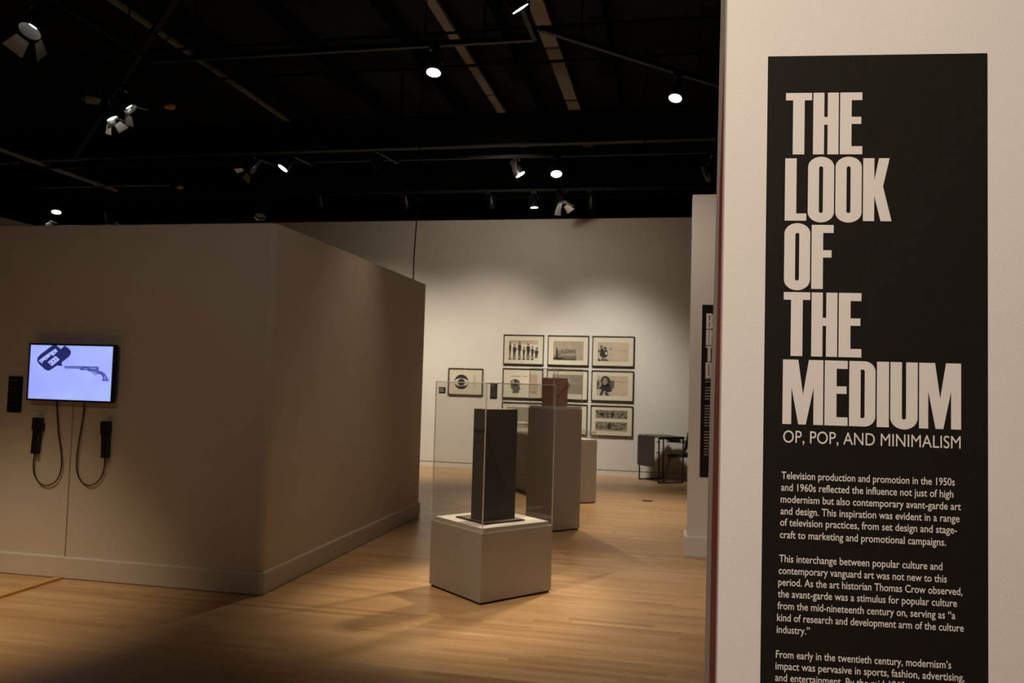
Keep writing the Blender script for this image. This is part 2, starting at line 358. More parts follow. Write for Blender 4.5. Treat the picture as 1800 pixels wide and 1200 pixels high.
track([(-11.84, 12.83, ZT), (-9.02, 12.84, ZT)], 'straight pale steel bar above the booth on the left', 'greybar', .012, cat='steel bar')
# thin crossing conduits under the deck
for y_, l_ in ((9.9, 'thin black ceiling conduit nearest the camera'), (11.0, 'thin black ceiling conduit second from the camera'), (13.1, 'thin black ceiling conduit above the far wall')):
    tag(MB().tube([(XL, y_, 6.15), (XR, y_, 6.15)], .022, 6).build('ceiling_conduit', 'joist'), l_, 'conduit')

# ------------------------------------------------------------------ lamps
def lamp(lens, aim, size, label, mount, lit=True, doors=0, length=0.24, grp=None, ring=False, recess=0.004, door_rot=.3):
    lens = Vector(lens); ax = Vector(aim).normalized(); mount = Vector(mount)
    o = thing('track_spotlight', label, 'spotlight', mount, grp)
    r = size / 2; R_ = recess
    can = MB(); can.lathe([(-length, .001), (-length, r * .55), (-length * .62, r * .72), (-length * .45, r * 1.0), (0.0, r * 1.02), (0.0, r * .96)], lens, ax, 24)
    can.build('housing', 'can', o, smooth=True)
    ln = MB(); ln.lathe([(.003 - R_, .001), (0.002 - R_, r * .6), (-R_, r * .955)], lens, ax, 24)
    ln.build('lens', 'lens' if lit else 'dimlens', o)
    if recess > .01: MB().lathe([(-R_, r * .95), (0, r * .95)], lens, ax, 24).build('inner_baffle', 'joist', o, smooth=True)
    side = ax.cross(Vector((0, 0, 1)));
    if side.length < .1: side = Vector((1, 0, 0))
    side.normalize(); mid = lens - ax * length * .5; top = Vector((mid.x, mid.y, max(mid.z + r * 1.6, lens.z + .1)))
    yk = MB(); yk.tube([mid - side * r * 1.05, mid - side * r * 1.2 + Vector((0, 0, r)), top - side * r * .5, top + side * r * .5, mid + side * r * 1.2 + Vector((0, 0, r)), mid + side * r * 1.05], .008, 6)
    yk.build('yoke', 'can', o)
    MB().tube([top, Vector((mount.x, mount.y, mount.z - .05))], .01, 6).build('stem', 'can', o)
    MB().box(mount - Vector((.05, .02, .06)), mount + Vector((.05, .02, -.02))).build('adapter', 'can', o)
    if ring: MB().lathe([(0.03, r * 1.0), (0.05, r * 1.12), (0.03, r * 1.12), (0.03, r * 1.0)], lens, ax, 24).build('chrome_rim', 'chrome', o, smooth=True)
    up = side.cross(ax)
    for k in range(doors):
        a = k * PI / 2 + door_rot; d = up * math.cos(a) + side * math.sin(a); e = d.cross(ax)
        p = lens + ax * .035 + d * r * .98; out = (ax * .8 + d * .6).normalized(); w2 = r * .75; L = size * .75; nn = d * .004
        MB().prism([p - e * w2 * .8, p + e * w2 * .8, p + out * L + e * w2 * 1.25, p + out * L - e * w2 * 1.25], nn).build('barn_door', 'chrome', o)
    return o
def AIM(lens, nx, ny, ratio):      # lamp axis from how its round face foreshortens
    v = (EYE - Vector(lens)).normalized(); n = (CR * nx + CD * ny); n = (n - v * n.dot(v)).normalized()
    return n * math.sqrt(1 - ratio ** 2) + v * ratio
def toward(p, q): return Vector(q) - Vector(p)
ZL = 4.7
def LP(x, y): return at_z(x, y, ZL)
p = LP(762, 128); lamp(p, AIM(p, -.12, 1, .62), .145, 'brightly lit black can spotlight pointing down above the plinth', (p.x, ym, ZT))
p = LP(1187, 173); lamp(p, AIM(p, -.22, 1, .64), .14, 'lit can spotlight at upper right beside the near wall', (p.x + .03, p.y, ZT))
p = LP(915, 16); lamp(p, AIM(p, .49, .87, .10), .16, 'spotlight at the top edge seen side on, thin bright rim', (pB.x, p.y, ZT), length=.3)
p = LP(52, 55); lamp(p, AIM(p, -.55, .8, .62), .20, 'large spotlight with shining chrome rim at upper left corner', (p.x, p.y + .1, ZT + .08), lit=True, doors=2, ring=False, recess=.14, length=.34, door_rot=2.0)
p = LP(198, 210); lamp(p, AIM(p, .5, .85, .35), .15, 'spotlight with bright bare barn doors, left of the hanging pair', (p.x + .02, p.y + .05, ZT), doors=4, recess=.03)
p = LP(230, 192); lamp(p, AIM(p, .6, .8, .50), .15, 'spotlight with a grey barn door flap, right of the hanging pair', (p.x - .1, p.y - .05, ZT), doors=3, recess=.07)
p = LP(497, 296); lamp(p, AIM(p, -.62, .78, .27), .16, 'spotlight tilted left with a bright slanting lens edge', (p.x + .1, TY(p.x + .1), ZT))
p = LP(436, 300); lamp(p, AIM(p, -.7, .7, .1), .15, 'dim spotlight with small grey flap, above the booth top', (p.x + .1, TY(p.x + .1), ZT), lit=False, doors=2)
p = LP(670, 294); lamp(p, AIM(p, .6, .7, -.2), .17, 'unlit brownish spotlight halfway along the far lighting track', (p.x, TY(p.x), ZT), lit=False)
p = LP(915, 307); lamp(p, AIM(p, .53, .85, .25), .155, 'spotlight tilted right with bright lens edge, left of a round lit one', (p.x - .08, TY(p.x - .08), ZT))
p = LP(978, 306); lamp(p, AIM(p, 0, 1, .62), .165, 'round lit spotlight facing the camera in front of the far wall', (p.x, TY(p.x), ZT))
p = LP(939, 365); lamp(p, AIM(p, .03, 1, .2), .14, 'small spotlight seen as a flat bright line above the framed prints', (p.x, TY2(p.x), ZT))
p = LP(988, 357); lamp(p, AIM(p, .35, 1, .35), .18, 'spotlight with four open bright barn doors above the framed prints', (p.x, TY2(p.x), ZT), doors=4, recess=.08)
p = LP(1250, 314); lamp(p, (.5, .5, -.7), .14, 'dim spotlight in the dark just left of the near wall', (p.x, TY(p.x), ZT), lit=False)
p = LP(317, 330); lamp(p, (.3, -.3, -.8), .11, 'tiny dim spotlight above the booth near the pale bar end', (p.x, TY(p.x), ZT), lit=False)
p = LP(99, 373); lamp(p, AIM(p, -.1, 1, .45), .17, 'round lit spotlight low at far left over the booth', (p.x, TY2(p.x), ZT))
p = LP(74, 388); lamp((p.x + .4, 14.0, 4.62), (.2, .5, -.7), .16, 'small bright spotlight partly hidden by the booth top at far left', (p.x + .4, TY2(p.x + .4), ZT), doors=2)
p = at_y(195, 389, 13.9); lamp(p, (.1, .4, -.8), .16, 'spotlight with pale flaps peeking over the booth wall', (p.x, TY2(p.x), ZT), lit=False, doors=3)
p = at_y(457, 379, 13.9); lamp(p, (.1, -.3, -.9), .18, 'dark spotlight with thin curved highlight at the booth corner top', (p.x, TY2(p.x), ZT), lit=False, ring=True)
for px in (565, 715, 865, 1040):
    p = at_y(px, 366, 14.1); lamp(p, (0, .5, -1), .13, {565: 'leftmost', 715: 'second from left', 865: 'third from left', 1040: 'rightmost'}[px] + ' of four faint dark spotlights above the far wall top', (p.x, TY2(p.x), ZT), lit=False, grp='dark spotlights above the far wall')
for (px, py, s_, m_, l_) in ((161, 179, .30, 'speaker', 'round pale ceiling speaker at upper left'), (298, 190, .19, 'orange', 'small round orange tinted smoke detector on the dark ceiling')):
    p = at_z(px, py, 6.2); o = thing('ceiling_speaker' if m_ == 'speaker' else 'smoke_detector', l_, 'speaker' if m_ == 'speaker' else 'detector', (p.x, p.y, 6.2))
    MB().lathe([(0, .001), (0, s_ / 2 - .01), (.02, s_ / 2), (.05, s_ / 2), (.05, .001)], p, (0, 0, 1), 28).build('grille' if m_ == 'speaker' else 'cover', m_, o, smooth=True)
    MB().tube([p + Vector((0, 0, .05)), (p.x, p.y, 6.5)], .03, 8).build('mount', 'joist', o)
# hanging cord
pts = []
for k in range(15):
    z = 6.5 - k * (6.5 - 1.2) / 14; pts.append((-3.125 - 0.012 * (6.5 - z) + .006 * math.sin(k * 1.9), 9.12 + .006 * math.cos(k), z))
dx = at_y(730, 450, 9.12).x - (-3.125 - .012 * 2.7)
tag(MB().tube([(a + dx, b, c) for a, b, c in pts], .008, 6).build('hanging_cord', 'rubber', smooth=True), 'thin black cord hanging from the ceiling behind the booth end', 'cord')

# ------------------------------------------------------------------ lettering for the title panels
def rect(x0, y0, x1, y1): return [(x0, y0), (x1, y0), (x1, y1), (x0, y1)]
def arc(cx, cy, rx, ry, a0, a1, n=10): return [(cx + rx * math.cos(math.radians(a0 + (a1 - a0) * k / n)), cy + ry * math.sin(math.radians(a0 + (a1 - a0) * k / n))) for k in range(n + 1)]
def rr(x0, y0, x1, y1, r, ry=None):
    ry = ry or r
    return arc(x1 - r, y1 - ry, r, ry, 0, 90) + arc(x0 + r, y1 - ry, r, ry, 90, 180) + arc(x0 + r, y0 + ry, r, ry, 180, 270) + arc(x1 - r, y0 + ry, r, ry, 270, 360)
# glyphs: cap height 1, widths as in the photograph; each = list of simple polygons, or ('ring', outer, inner)
def glyph(c):
    if c == 'T': return .427, [rect(0, .88, .427, 1), rect(.119, 0, .308, .88)]
    if c == 'H': return .413, [rect(0, 0, .179, 1), rect(.235, 0, .413, 1), rect(.179, .48, .235, .605)]
    if c == 'E': return .362, [rect(0, 0, .187, 1), rect(.187, .875, .358, 1), rect(.187, .49, .343, .605), rect(.187, 0, .362, .13)]
    if c == 'F': return .358, [rect(0, 0, .185, 1), rect(.185, .875, .352, 1), rect(.185, .49, .322, .605)]
    if c == 'L': return .348, [rect(0, 0, .185, 1), rect(.185, 0, .348, .115)]
    if c == 'O': return .418, [('ring', rr(0, -.025, .418, 1.025, .209, .165), rr(.177, .125, .241, .872, .032, .03))]
    if c == 'K': return .45, [rect(0, 0, .177, 1), [(.177, .65), (.25, 1), (.417, 1), (.315, .55), (.177, .40)], [(.177, .40), (.315, .55), (.452, 0), (.278, 0)]]
    if c == 'I': return .187, [rect(0, 0, .187, 1)]
    if c == 'U': return .42, [('ring', [(0, 1)] + arc(.21, .15, .21, .175, 180, 360, 16) + [(.42, 1)], [(.178, 1)] + arc(.21, .16, .032, .035, 180, 360, 8) + [(.242, 1)])]
    if c == 'D': return .408, [('ring', [(0, 0)] + arc(.24, .16, .168, .16, 270, 360, 8) + arc(.24, .84, .168, .16, 0, 90, 8) + [(0, 1)], [(.178, .128)] + arc(.215, .155, .026, .027, 270, 360, 4) + arc(.215, .845, .026, .027, 0, 90, 4) + [(.178, .872)])]
    if c == 'M': return .64, [rect(0, 0, .14, 1), rect(.488, 0, .64, 1), [(.14, .57), (.14, 1), (.243, 1), (.322, .46), (.37, 0), (.252, 0)], [(.322, .46), (.41, 1), (.488, 1), (.488, .57), (.37, 0)]]
    if c == 'N': return .43, [rect(0, 0, .16, 1), rect(.27, 0, .43, 1), [(.16, 1), (.27, .42), (.27, 0), (.16, .62)]]
    if c == 'B': return .41, [('ring', [(0, 0)] + arc(.25, .14, .16, .14, 270, 360, 6) + [(.41, .40), (.37, .5), (.41, .6)] + arc(.25, .86, .16, .14, 0, 90, 6) + [(0, 1)], rect(.178, .12, .235, .43)), ]
    return .2, []
def fill(mb, poly, f, d):
    """outer ring + hole as one filled, thin print layer"""
    bm = mb.bm; loops = poly[1:] if poly[0] == 'ring' else [poly]; edges = []
    for lp in loops:
        lp = [p for k, p in enumerate(lp) if abs(p[0] - lp[k - 1][0]) + abs(p[1] - lp[k - 1][1]) > 1e-6]
        vs = [bm.verts.new(f(*p)) for p in lp]
        for k in range(len(vs)): edges.append(bm.edges.new((vs[k], vs[(k + 1) % len(vs)])))
    r = bmesh.ops.triangle_fill(bm, use_beauty=True, use_dissolve=False, edges=edges)
def word(mb, s, u0, z0, h, wscale, f, gap=.022, total=None):
    ws = [glyph(c)[0] for c in s]; tw = sum(ws) + gap * (len(s) - 1)
    k = (total / tw) if total else h * wscale; u = u0
    for c, w_ in zip(s, ws):
        for pl_ in glyph(c)[1]:
            if pl_ and pl_[0] == 'ring' and c == 'U':
                o_, i_ = pl_[1], pl_[2]; pl_ = [o_[0]] + o_[1:] + [i_[-1]] + i_[::-1][1:]
                # U as an open band
                n_ = len(arc(.21, .15, .21, .175, 180, 360, 16)); outer = o_; inner = i_
                m_ = 9; bm = mb.bm
                A = [outer[0]] + arc(.21, .15, .21, .175, 180, 360, 16) + [outer[-1]]; B_ = [inner[0]] + arc(.21, .16, .032, .035, 180, 360, 16) + [inner[-1]]
                va = [bm.verts.new(f(u + x * k, z0 + y * h)) for x, y in A]; vb = [bm.verts.new(f(u + x * k, z0 + y * h)) for x, y in B_]
                for q_ in range(len(va) - 1): bm.faces.new((va[q_], va[q_ + 1], vb[q_ + 1], vb[q_]))
                continue
            fill(mb, pl_, lambda x, y: f(u + x * k, z0 + y * h), None)
        u += (w_ + gap) * k
def facing(o, n):                    # make flat print face the viewer side
    me = o.data; bm = bmesh.new(); bm.from_mesh(me)
    for fc in bm.faces:
        fc.normal_update()
        if fc.normal.dot(n) < 0: fc.normal_flip()
    bm.to_mesh(me); bm.free()
def text_mesh(body, width, cap, f, mb, bold=0.0):
    cu = bpy.data.curves.new('t', 'FONT'); cu.body = body; cu.size = 1.0; cu.offset = bold; cu.resolution_u = 3 if bold else 6
    o = bpy.data.objects.new('t', cu); C.objects.link(o); dg = bpy.context.evaluated_depsgraph_get(); dg.update()
    me = bpy.data.meshes.new_from_object(o.evaluated_get(dg)); xs = [v.co.x for v in me.vertices]
    x0, x1 = min(xs), max(xs); ky = cap / CAPH; kx = width / (x1 - x0)
    base = len(mb.bm.verts); vs = [mb.bm.verts.new(f((v.co.x - x0) * kx, v.co.y * ky)) for v in me.vertices]
    for p in me.polygons:
        try: mb.bm.faces.new([vs[i] for i in p.vertices])
        except ValueError: pass
    C.objects.unlink(o); bpy.data.objects.remove(o); bpy.data.curves.remove(cu); bpy.data.meshes.remove(me)
def cap_height():
    cu = bpy.data.curves.new('t', 'FONT'); cu.body = 'H'; cu.size = 1.0; o = bpy.data.objects.new('t', cu); C.objects.link(o)
    dg = bpy.context.evaluated_depsgraph_get(); me = bpy.data.meshes.new_from_object(o.evaluated_get(dg)); h = max(v.co.y for v in me.vertices)
    C.objects.unlink(o); bpy.data.objects.remove(o); return h
CAPH = cap_height()

# near title panel
tp = thing('title_panel', 'tall black text panel with huge pale title letters on the near white wall', 'text panel', pw(0.25, 0.75))
wbox(MB(), -0.006, 0.502, 0.75, 2.435, -0.0025, -0.0004).build('board', 'panel', tp)
PZ = -0.0030; fN = lambda u, z: pw(u, z, PZ)
for s, z1, z0, tot in (('THE', 2.3428, 2.1913, .1795), ('LOOK', 2.1815, 2.0290, .2475), ('OF', 2.019, 1.8640, .1155), ('THE', 1.8554, 1.7018, .1805), ('MEDIUM', 1.6930, 1.5388, .4055)):
    mb = MB(); word(mb, s, .0375, z0, z1 - z0, 1, fN, total=tot); o = mb.build('title_line', 'letters', tp); facing(o, -DN)
mb = MB(); text_mesh('OP, POP, AND MINIMALISM', .4020, .0285, lambda x, y: fN(.040 + x, 1.4948 + y), mb, .0)
o = mb.build('subtitle_line', 'letters', tp); facing(o, -DN)
lines = [('Television production and promotion in the 1950s', 1.4095, .0371, .4291), ('and 1960s reflected the influence not just of high', 1.3815, .0364, .4260),
    ('modernism but also contemporary avant-garde art', 1.3535, .0358, .4427), ('and design. This inspiration was evident in a range', 1.3257, .0357, .4397),
    ('of television practices, from set design and stage-', 1.2990, .0351, .4340), ('craft to marketing and promotional campaigns.', 1.2700, .0349, .4098),
    ('This interchange between popular culture and', 1.2138, .0337, .4019), ('contemporary vanguard art was not new to this', 1.1859, .0331, .4117),
    ('period. As the art historian Thomas Crow observed,', 1.1587, .0325, .4459), ('the avant-garde was a stimulus for popular culture', 1.1315, .0319, .4341),
    ('from the mid-nineteenth century on, serving as \u201ca', 1.1035, .0313, .4306), ('kind of research and development arm of the culture', 1.0760, .0307, .4490),
    ('industry.\u201d', 1.0483, .0301, .1057), ('From early in the twentieth century, modernism\u2019s', .9907, .0290, .4215),
    ('impact was pervasive in sports, fashion, advertising,', .9639, .0284, .4503), ('and entertainment. By the mid-1960s', .9370, .0278, .3277)]
for s, z, u0, u1 in lines:
    mb = MB(); text_mesh(s, u1 - u0, .0170, lambda x, y: fN(u0 + x, z - .0010 + y), mb, .009)
    o = mb.build('text_line', 'letters', tp); facing(o, -DN)

# second panel on the pillar wall
sp = thing('section_panel', 'tall black text panel on the wall behind, cut off by the near wall', 'text panel', (.5, 8.02, .758))
MB().box((.246, 8.016, .758), (.75, 8.0195, 2.425)).build('board', 'panel', sp)
fF = lambda u, z: Vector((.246 + u, 8.0150, z))
for k, s in enumerate(('BE', 'IN', 'THE', 'DE')):
    mb = MB(); z0 = 2.425 - .235 - .1585 * k; word(mb, s, .040, z0, .150, 1, fF)
    if s[0] == 'B':
        fill(mb, ('ring', rect(.0, 0, .001, .001), rect(.0002, .0002, .0004, .0004)), fF, None) if False else None
    o = mb.build('title_line', 'letters', sp); facing(o, Vector((0, -1, 0)))
MB().box((.246 + .040 + .178 * .15, 8.0146, 2.19 + .57 * .15), (.246 + .040 + .235 * .15, 8.0149, 2.19 + .88 * .15)).build('letter_counter', 'panel', sp)
rnd = random.Random(3)
def dashes(mb, x0, x1, z, h, Y, wmin=.012, wmax=.05, gap=.006):
    x = x0
    while x < x1:
        w_ = rnd.uniform(wmin, wmax); mb.box((x, Y - .0004, z), (min(x + w_, x1), Y, z + h)); x += w_ + gap
rowz = [1.70, 1.672] + [1.615 - .0275 * k for k in range(5)] + [1.44 - .0275 * k for k in range(8)] + [1.19 - .0275 * k for k in range(9)]
for z in rowz:
    mb = MB(); dashes(mb, .285, .285 + rnd.uniform(.36, .42), z, .010, 8.0155); mb.build('text_line', 'dimtext', sp)

# ------------------------------------------------------------------ screen, label, handsets on the booth wall
WY = BY
tv = thing('wall_screen', 'wall-mounted flat screen glowing lavender with a revolver and dark speech bubble', 'television', (-4.66, WY, 1.37))
c = {k: at_y(x, y, WY - .075) for k, (x, y) in dict(tl=(50.5, 602.5), tr=(200.5, 606), br=(196.5, 709.5), bl=(47, 702)).items()}
x0, x1 = (c['tl'].x + c['bl'].x) / 2, (c['tr'].x + c['br'].x) / 2; z1, z0 = (c['tl'].z + c['tr'].z) / 2, (c['bl'].z + c['br'].z) / 2
YT = WY - .075
bz = MB(); b_ = .014
for r_ in ((x0, z0, x1, z0 + b_), (x0, z1 - b_, x1, z1), (x0, z0 + b_, x0 + b_ * .8, z1 - b_), (x1 - b_ * .8, z0 + b_, x1, z1 - b_)):
    bz.box((r_[0], YT, r_[1]), (r_[2], YT + .02, r_[3]))
bz.build('bezel', 'tvblack', tv)
MB().box((x0, YT + .012, z0), (x1, YT + .045, z1)).build('back_cover', 'tvblack', tv)
MB().box((x0 + .2, YT + .045, z0 + .1), (x1 - .2, WY - .001, z1 - .1)).build('wall_bracket', 'tvblack', tv)
sx0, sx1, sz0, sz1 = x0 + b_ * .8, x1 - b_ * .8, z0 + b_, z1 - b_
def scr_mat():
    m = bpy.data.materials.new('screen_background'); m.use_nodes = True; nt = m.node_tree; nt.nodes.clear()
    tc = nt.nodes.new('ShaderNodeTexCoord'); n = nt.nodes.new('ShaderNodeTexNoise'); n.inputs['Scale'].default_value = 2.2
    nt.links.new(tc.outputs['Object'], n.inputs['Vector'])
    r = nt.nodes.new('ShaderNodeValToRGB'); r.color_ramp.elements[0].position = .3; r.color_ramp.elements[1].position = .7
    r.color_ramp.elements[0].color = (.33, .37, 1.0, 1); r.color_ramp.elements[1].color = (.43, .54, 1.0, 1)
    e = nt.nodes.new('ShaderNodeEmission'); e.inputs[1].default_value = 1.0; o = nt.nodes.new('ShaderNodeOutputMaterial')
    nt.links.new(n.outputs['Fac'], r.inputs[0]); nt.links.new(r.outputs[0], e.inputs[0]); nt.links.new(e.outputs[0], o.inputs[0]); return m
MB().box((sx0, YT + .006, sz0), (sx1, YT + .010, sz1)).build('display', scr_mat(), tv)
def scr(x, y, off=.0055):            # picture coordinates of the photographed screen content -> display surface
    v = (y - (300 + (x - 350) * .021)) / 638; xl = 350 - 25 * v; u = (x - xl) / 962
    return Vector((sx0 + (sx1 - sx0) * min(1, max(0, u)), YT + off, sz1 - (sz1 - sz0) * min(1, max(0, v))))
E_ = dict(d=emission('screen_dark_blue', (.020, .022, .13), 1), l=emission('screen_pale', (.42, .50, 1.0), 1), g=emission('screen_steel', (.075, .085, .36), 1), g2=emission('screen_light_steel', (.20, .23, .72), 1))
def simg(name, polys, m, off):
    mb = MB()
    for p_ in polys: fill(mb, p_, lambda x, y: scr(x, y, off), None)
    o = mb.build(name, E_[m], tv); facing(o, Vector((0, -1, 0)))
simg('speech_bubble', [[(605, 296), (470, 408), (432, 450), (425, 490), (445, 525), (520, 592), (552, 608), (580, 603), (662, 545), (724, 551), (715, 508), (800, 440), (822, 405), (822, 375), (800, 345), (750, 304)]], 'd', .0050)
simg('bubble_lettering', [[(445, 490), (505, 440), (640, 345), (668, 375), (640, 402), (618, 430), (596, 418), (560, 452), (528, 482), (508, 478), (486, 520)], [(553, 505), (645, 432), (692, 475), (603, 552)], [(655, 306), (747, 310), (702, 350)]], 'l', .0045)
simg('bubble_lettering', [[(575, 508), (585, 500), (605, 528), (596, 536)], [(605, 484), (616, 476), (634, 503), (624, 511)], [(635, 462), (645, 455), (660, 480), (651, 487)], [(470, 490), (478, 484), (490, 500), (483, 506)], [(520, 450), (530, 443), (540, 462), (531, 468)], [(572, 412), (582, 405), (592, 420), (583, 427)], [(615, 385), (625, 378), (637, 394), (628, 401)], [(690, 315), (700, 316), (704, 335), (695, 336)]], 'g', .0040)
simg('revolver', [[(742, 552), (860, 549), (975, 550), (1060, 553), (1130, 552), (1140, 566), (1152, 552), (1146, 578), (1143, 602), (1185, 612), (1222, 640), (1245, 680), (1268, 722), (1184, 722), (1196, 690), (1182, 655), (1150, 640), (1090, 628), (1010, 600), (932, 597), (925, 580), (760, 579)],
    [(1075, 627), (1100, 655), (1125, 650), (1132, 632), (1124, 633), (1115, 645), (1100, 646), (1086, 629)]], 'g', .0050)
simg('revolver_highlight', [[(760, 563), (960, 562), (960, 568), (768, 570)], [(1040, 566), (1115, 566), (1120, 586), (1045, 580)], [(975, 575), (1010, 575), (1015, 590), (980, 590)], [(1205, 655), (1222, 660), (1240, 705), (1210, 710), (1213, 685)], [(1060, 605), (1130, 612), (1130, 622), (1080, 620)]], 'g2', .0045)

def bwp(x, y, off=0.0): return at_y(x, y, WY - off)
def wall_label(loc4, label, Y, rows, title=True, tm='dimtext', name='wall_label'):
    xa, xb, za, zb = loc4; o = thing(name, label, 'label', ((xa + xb) / 2, Y, za))
    MB().box((xa, Y - .006, za), (xb, Y - .0005, zb)).build('board', 'panel', o); W_ = xb - xa
    mb = MB(); dashes(mb, xa + W_ * .12, xa + W_ * .7, zb - .04, .014, Y - .0061, .01, .02, .003); mb.build('heading', tm, o)
    for k in range(rows):
        mb = MB(); dashes(mb, xa + W_ * .12, xa + W_ * rnd.uniform(.75, .88), zb - .068 - k * (zb - za - .09) / max(rows, 1), .004, Y - .0061, .006, .02, .003); mb.build('text_line', tm, o)
wall_label((-5.236, -5.104, 1.266, 1.553), 'tall narrow black label left of the glowing screen', WY, 7, tm=mat('dark_grey_print', (0.05, 0.045, 0.04), .7))
wall_label((-4.352, -4.224, 1.372, 1.490), 'small square black label left of the framed eye emblem', 14.59, 3, tm='letters')
wall_label((-3.362, -3.228, 1.300, 1.582), 'narrow black label between the eye emblem and the framed prints', 14.59, 8)
rw = tag(MB().box((bwp(128.6, 712).x - .006, WY - .012, .166), (bwp(128.6, 712).x + .006, WY - .0005, z0 + .12)).build('cord_raceway', 'booth'), 'thin painted cord channel running from the screen down to the baseboard', 'cord channel')
def smooth_path(pts, n=6):
    P = [Vector(p) for p in pts]; P = [P[0]] + P + [P[-1]]; out = []
    for i in range(1, len(P) - 2):
        for k in range(n):
            t = k / n; a, b, c_, d = P[i - 1], P[i], P[i + 1], P[i + 2]
            out.append(.5 * ((2 * b) + (c_ - a) * t + (2 * a - 5 * b + 4 * c_ - d) * t * t + (3 * b - a - 3 * c_ + d) * t ** 3))
    return out + [P[-2]]
def handset(top, bot, cord, label, clipside):
    a, b = bwp(*top, .03), bwp(*bot, .03); d = (b - a).normalized(); sd = d.cross(Vector((0, 1, 0))).normalized(); yv = Vector((0, 1, 0))
    o = thing('audio_handset', label, 'audio handset', (b.x, WY, b.z))
    L = (b - a).length
    def seg(s0, s1, w, d0, d1, name, m='plastic', sh=0.0):
        p_, q_ = a + d * (L * s0) + sd * sh, a + d * (L * s1) + sd * sh
        MB().prism([p_ - sd * w + yv * d0, p_ + sd * w + yv * d0, q_ + sd * w * .95 + yv * d0, q_ - sd * w * .95 + yv * d0], yv * (d1 - d0)).build(name, m, o)
    seg(.33, 1.0, .026, -.02, .022, 'grip'); seg(0, .34, .030, -.03, .02, 'earpiece'); seg(.15, .36, .036, -.012, .030, 'hook', sh=.006 * clipside)
    MB().tube(smooth_path([bwp(x, y, .018) for x, y in cord]), .0052, 8).build('cord', 'rubber', o, smooth=True)
handset((68.0, 734), (61.5, 797), [(61, 796), (58.7, 815), (60, 832), (66, 844.5), (74, 851.5), (83, 853), (93, 849.5), (101.5, 841), (106.5, 828), (108.3, 812), (106.5, 788), (103, 762), (101, 735), (99.8, 704)], 'black handset with cord loop hanging left below the screen', 1)
handset((187.0, 740), (184.8, 804.5), [(184.5, 803), (183.5, 820), (179, 836), (171, 847), (160, 852.8), (150, 851), (141, 843), (135.5, 829), (134.8, 810), (138, 780), (143, 752), (146.5, 728), (148.5, 706)], 'black handset with cord loop hanging right below the screen', -1)
cx = -4.64
tag(MB().prism([(cx - .055, 5.50, 0), (cx + .03, 5.50, 0), (cx + .026, 5.50, .017), (cx - .03, 5.50, .017)], (0, -4.0, 0)).build('cable_ramp', 'ramp'), 'wood coloured cable cover strip lying on the floor left of the booth corner', 'cable cover')

# ------------------------------------------------------------------ plinths and vitrines
def plinth(front, ang, w, d, h, label, toe=.012, name='plinth'):
    F_ = Vector((front[0], front[1], 0)); R = rotz(math.radians(ang)); ex, ey = R @ Vector((1, 0, 0)), R @ Vector((0, 1, 0))
    cen = F_ + ex * w / 2 + ey * d / 2
    o = thing(name, label, 'plinth', cen)
    def slab(i, z0_, z1_, m, nm, bev=0):
        p_ = F_ + ex * i + ey * i; mb = MB()
        mb.prism([p_ + Vector((0, 0, z0_)), p_ + ex * (w - 2 * i) + Vector((0, 0, z0_)), p_ + ex * (w - 2 * i) + ey * (d - 2 * i) + Vector((0, 0, z0_)), p_ + ey * (d - 2 * i) + Vector((0, 0, z0_))], Vector((0, 0, z1_ - z0_)))
        if bev: bmesh.ops.bevel(mb.bm, geom=list(mb.bm.edges), offset=bev, segments=2, affect='EDGES')
        return mb.build(nm, m, o)
    slab(.012, 0, .02, 'toe', 'toe_recess'); slab(0, .016, h, 'plinth', 'body', .002)
    return o, F_, ex, ey, slab
def vitrine(F_, ex, ey, w, d, z0_, z1_, label, par_name='acrylic_cover', th=.006, ins=0.001):
    cen = F_ + ex * w / 2 + ey * d / 2; o = thing(par_name, label, 'display cover', (cen.x, cen.y, z0_))
    P_ = F_ + ex * ins + ey * ins; W, D = w - 2 * ins, d - 2 * ins; Z = Vector((0, 0, 1))
    def pane(a, b, thick, za, zb):
        MB().prism([a + Z * za, b + Z * za, b + Z * zb, a + Z * zb], thick).build('pane', 'acrylic', o)
    A, B, Cc, Dd = P_, P_ + ex * W, P_ + ex * W + ey * D, P_ + ey * D
    e = .0055
    pane(A + ex * e, B - ex * e, ey * th, z0_ + e, z1_ - e); pane(Dd + ex * e, Cc - ex * e, -ey * th, z0_ + e, z1_ - e)
    pane(A + ey * e, Dd - ey * e, ex * th, z0_ + e, z1_ - e); pane(B + ey * e, Cc - ey * e, -ex * th, z0_ + e, z1_ - e)
    MB().prism([A + Z * (z1_ - th) + ex * e + ey * e, B + Z * (z1_ - th) - ex * e + ey * e, Cc + Z * (z1_ - th) - ex * e - ey * e, Dd + Z * (z1_ - th) + ex * e - ey * e], Z * (th - .0005)).build('top_pane', 'acrylic', o)
    for q_, sx_, sy_ in ((A, 1, 1), (B, -1, 1), (Cc, -1, -1), (Dd, 1, -1)):
        MB().prism([q_, q_ + ex * e * sx_, q_ + ex * e * sx_ + ey * e * sy_, q_ + ey * e * sy_], Z * (z1_ - z0_)).bm
        m_ = MB(); m_.prism([q_ + Z * z0_, q_ + ex * e * sx_ + Z * z0_, q_ + ex * e * sx_ + ey * e * sy_ + Z * z0_, q_ + ey * e * sy_ + Z * z0_], Z * (z1_ - z0_)); m_.build('edge_strip', 'acryledge', o)
    for za in (z0_, z1_ - e):
        for a, b, nrm in ((A, B, ey), (B, Cc, -ex), (Cc, Dd, -ey), (Dd, A, ex)):
            dd = (b - a).normalized(); m_ = MB(); m_.prism([a + dd * e + Z * za, b - dd * e + Z * za, b - dd * e + nrm * e + Z * za, a + dd * e + nrm * e + Z * za], Z * e); m_.build('edge_strip', 'acryledge', o)
    return o
A1 = 50.3
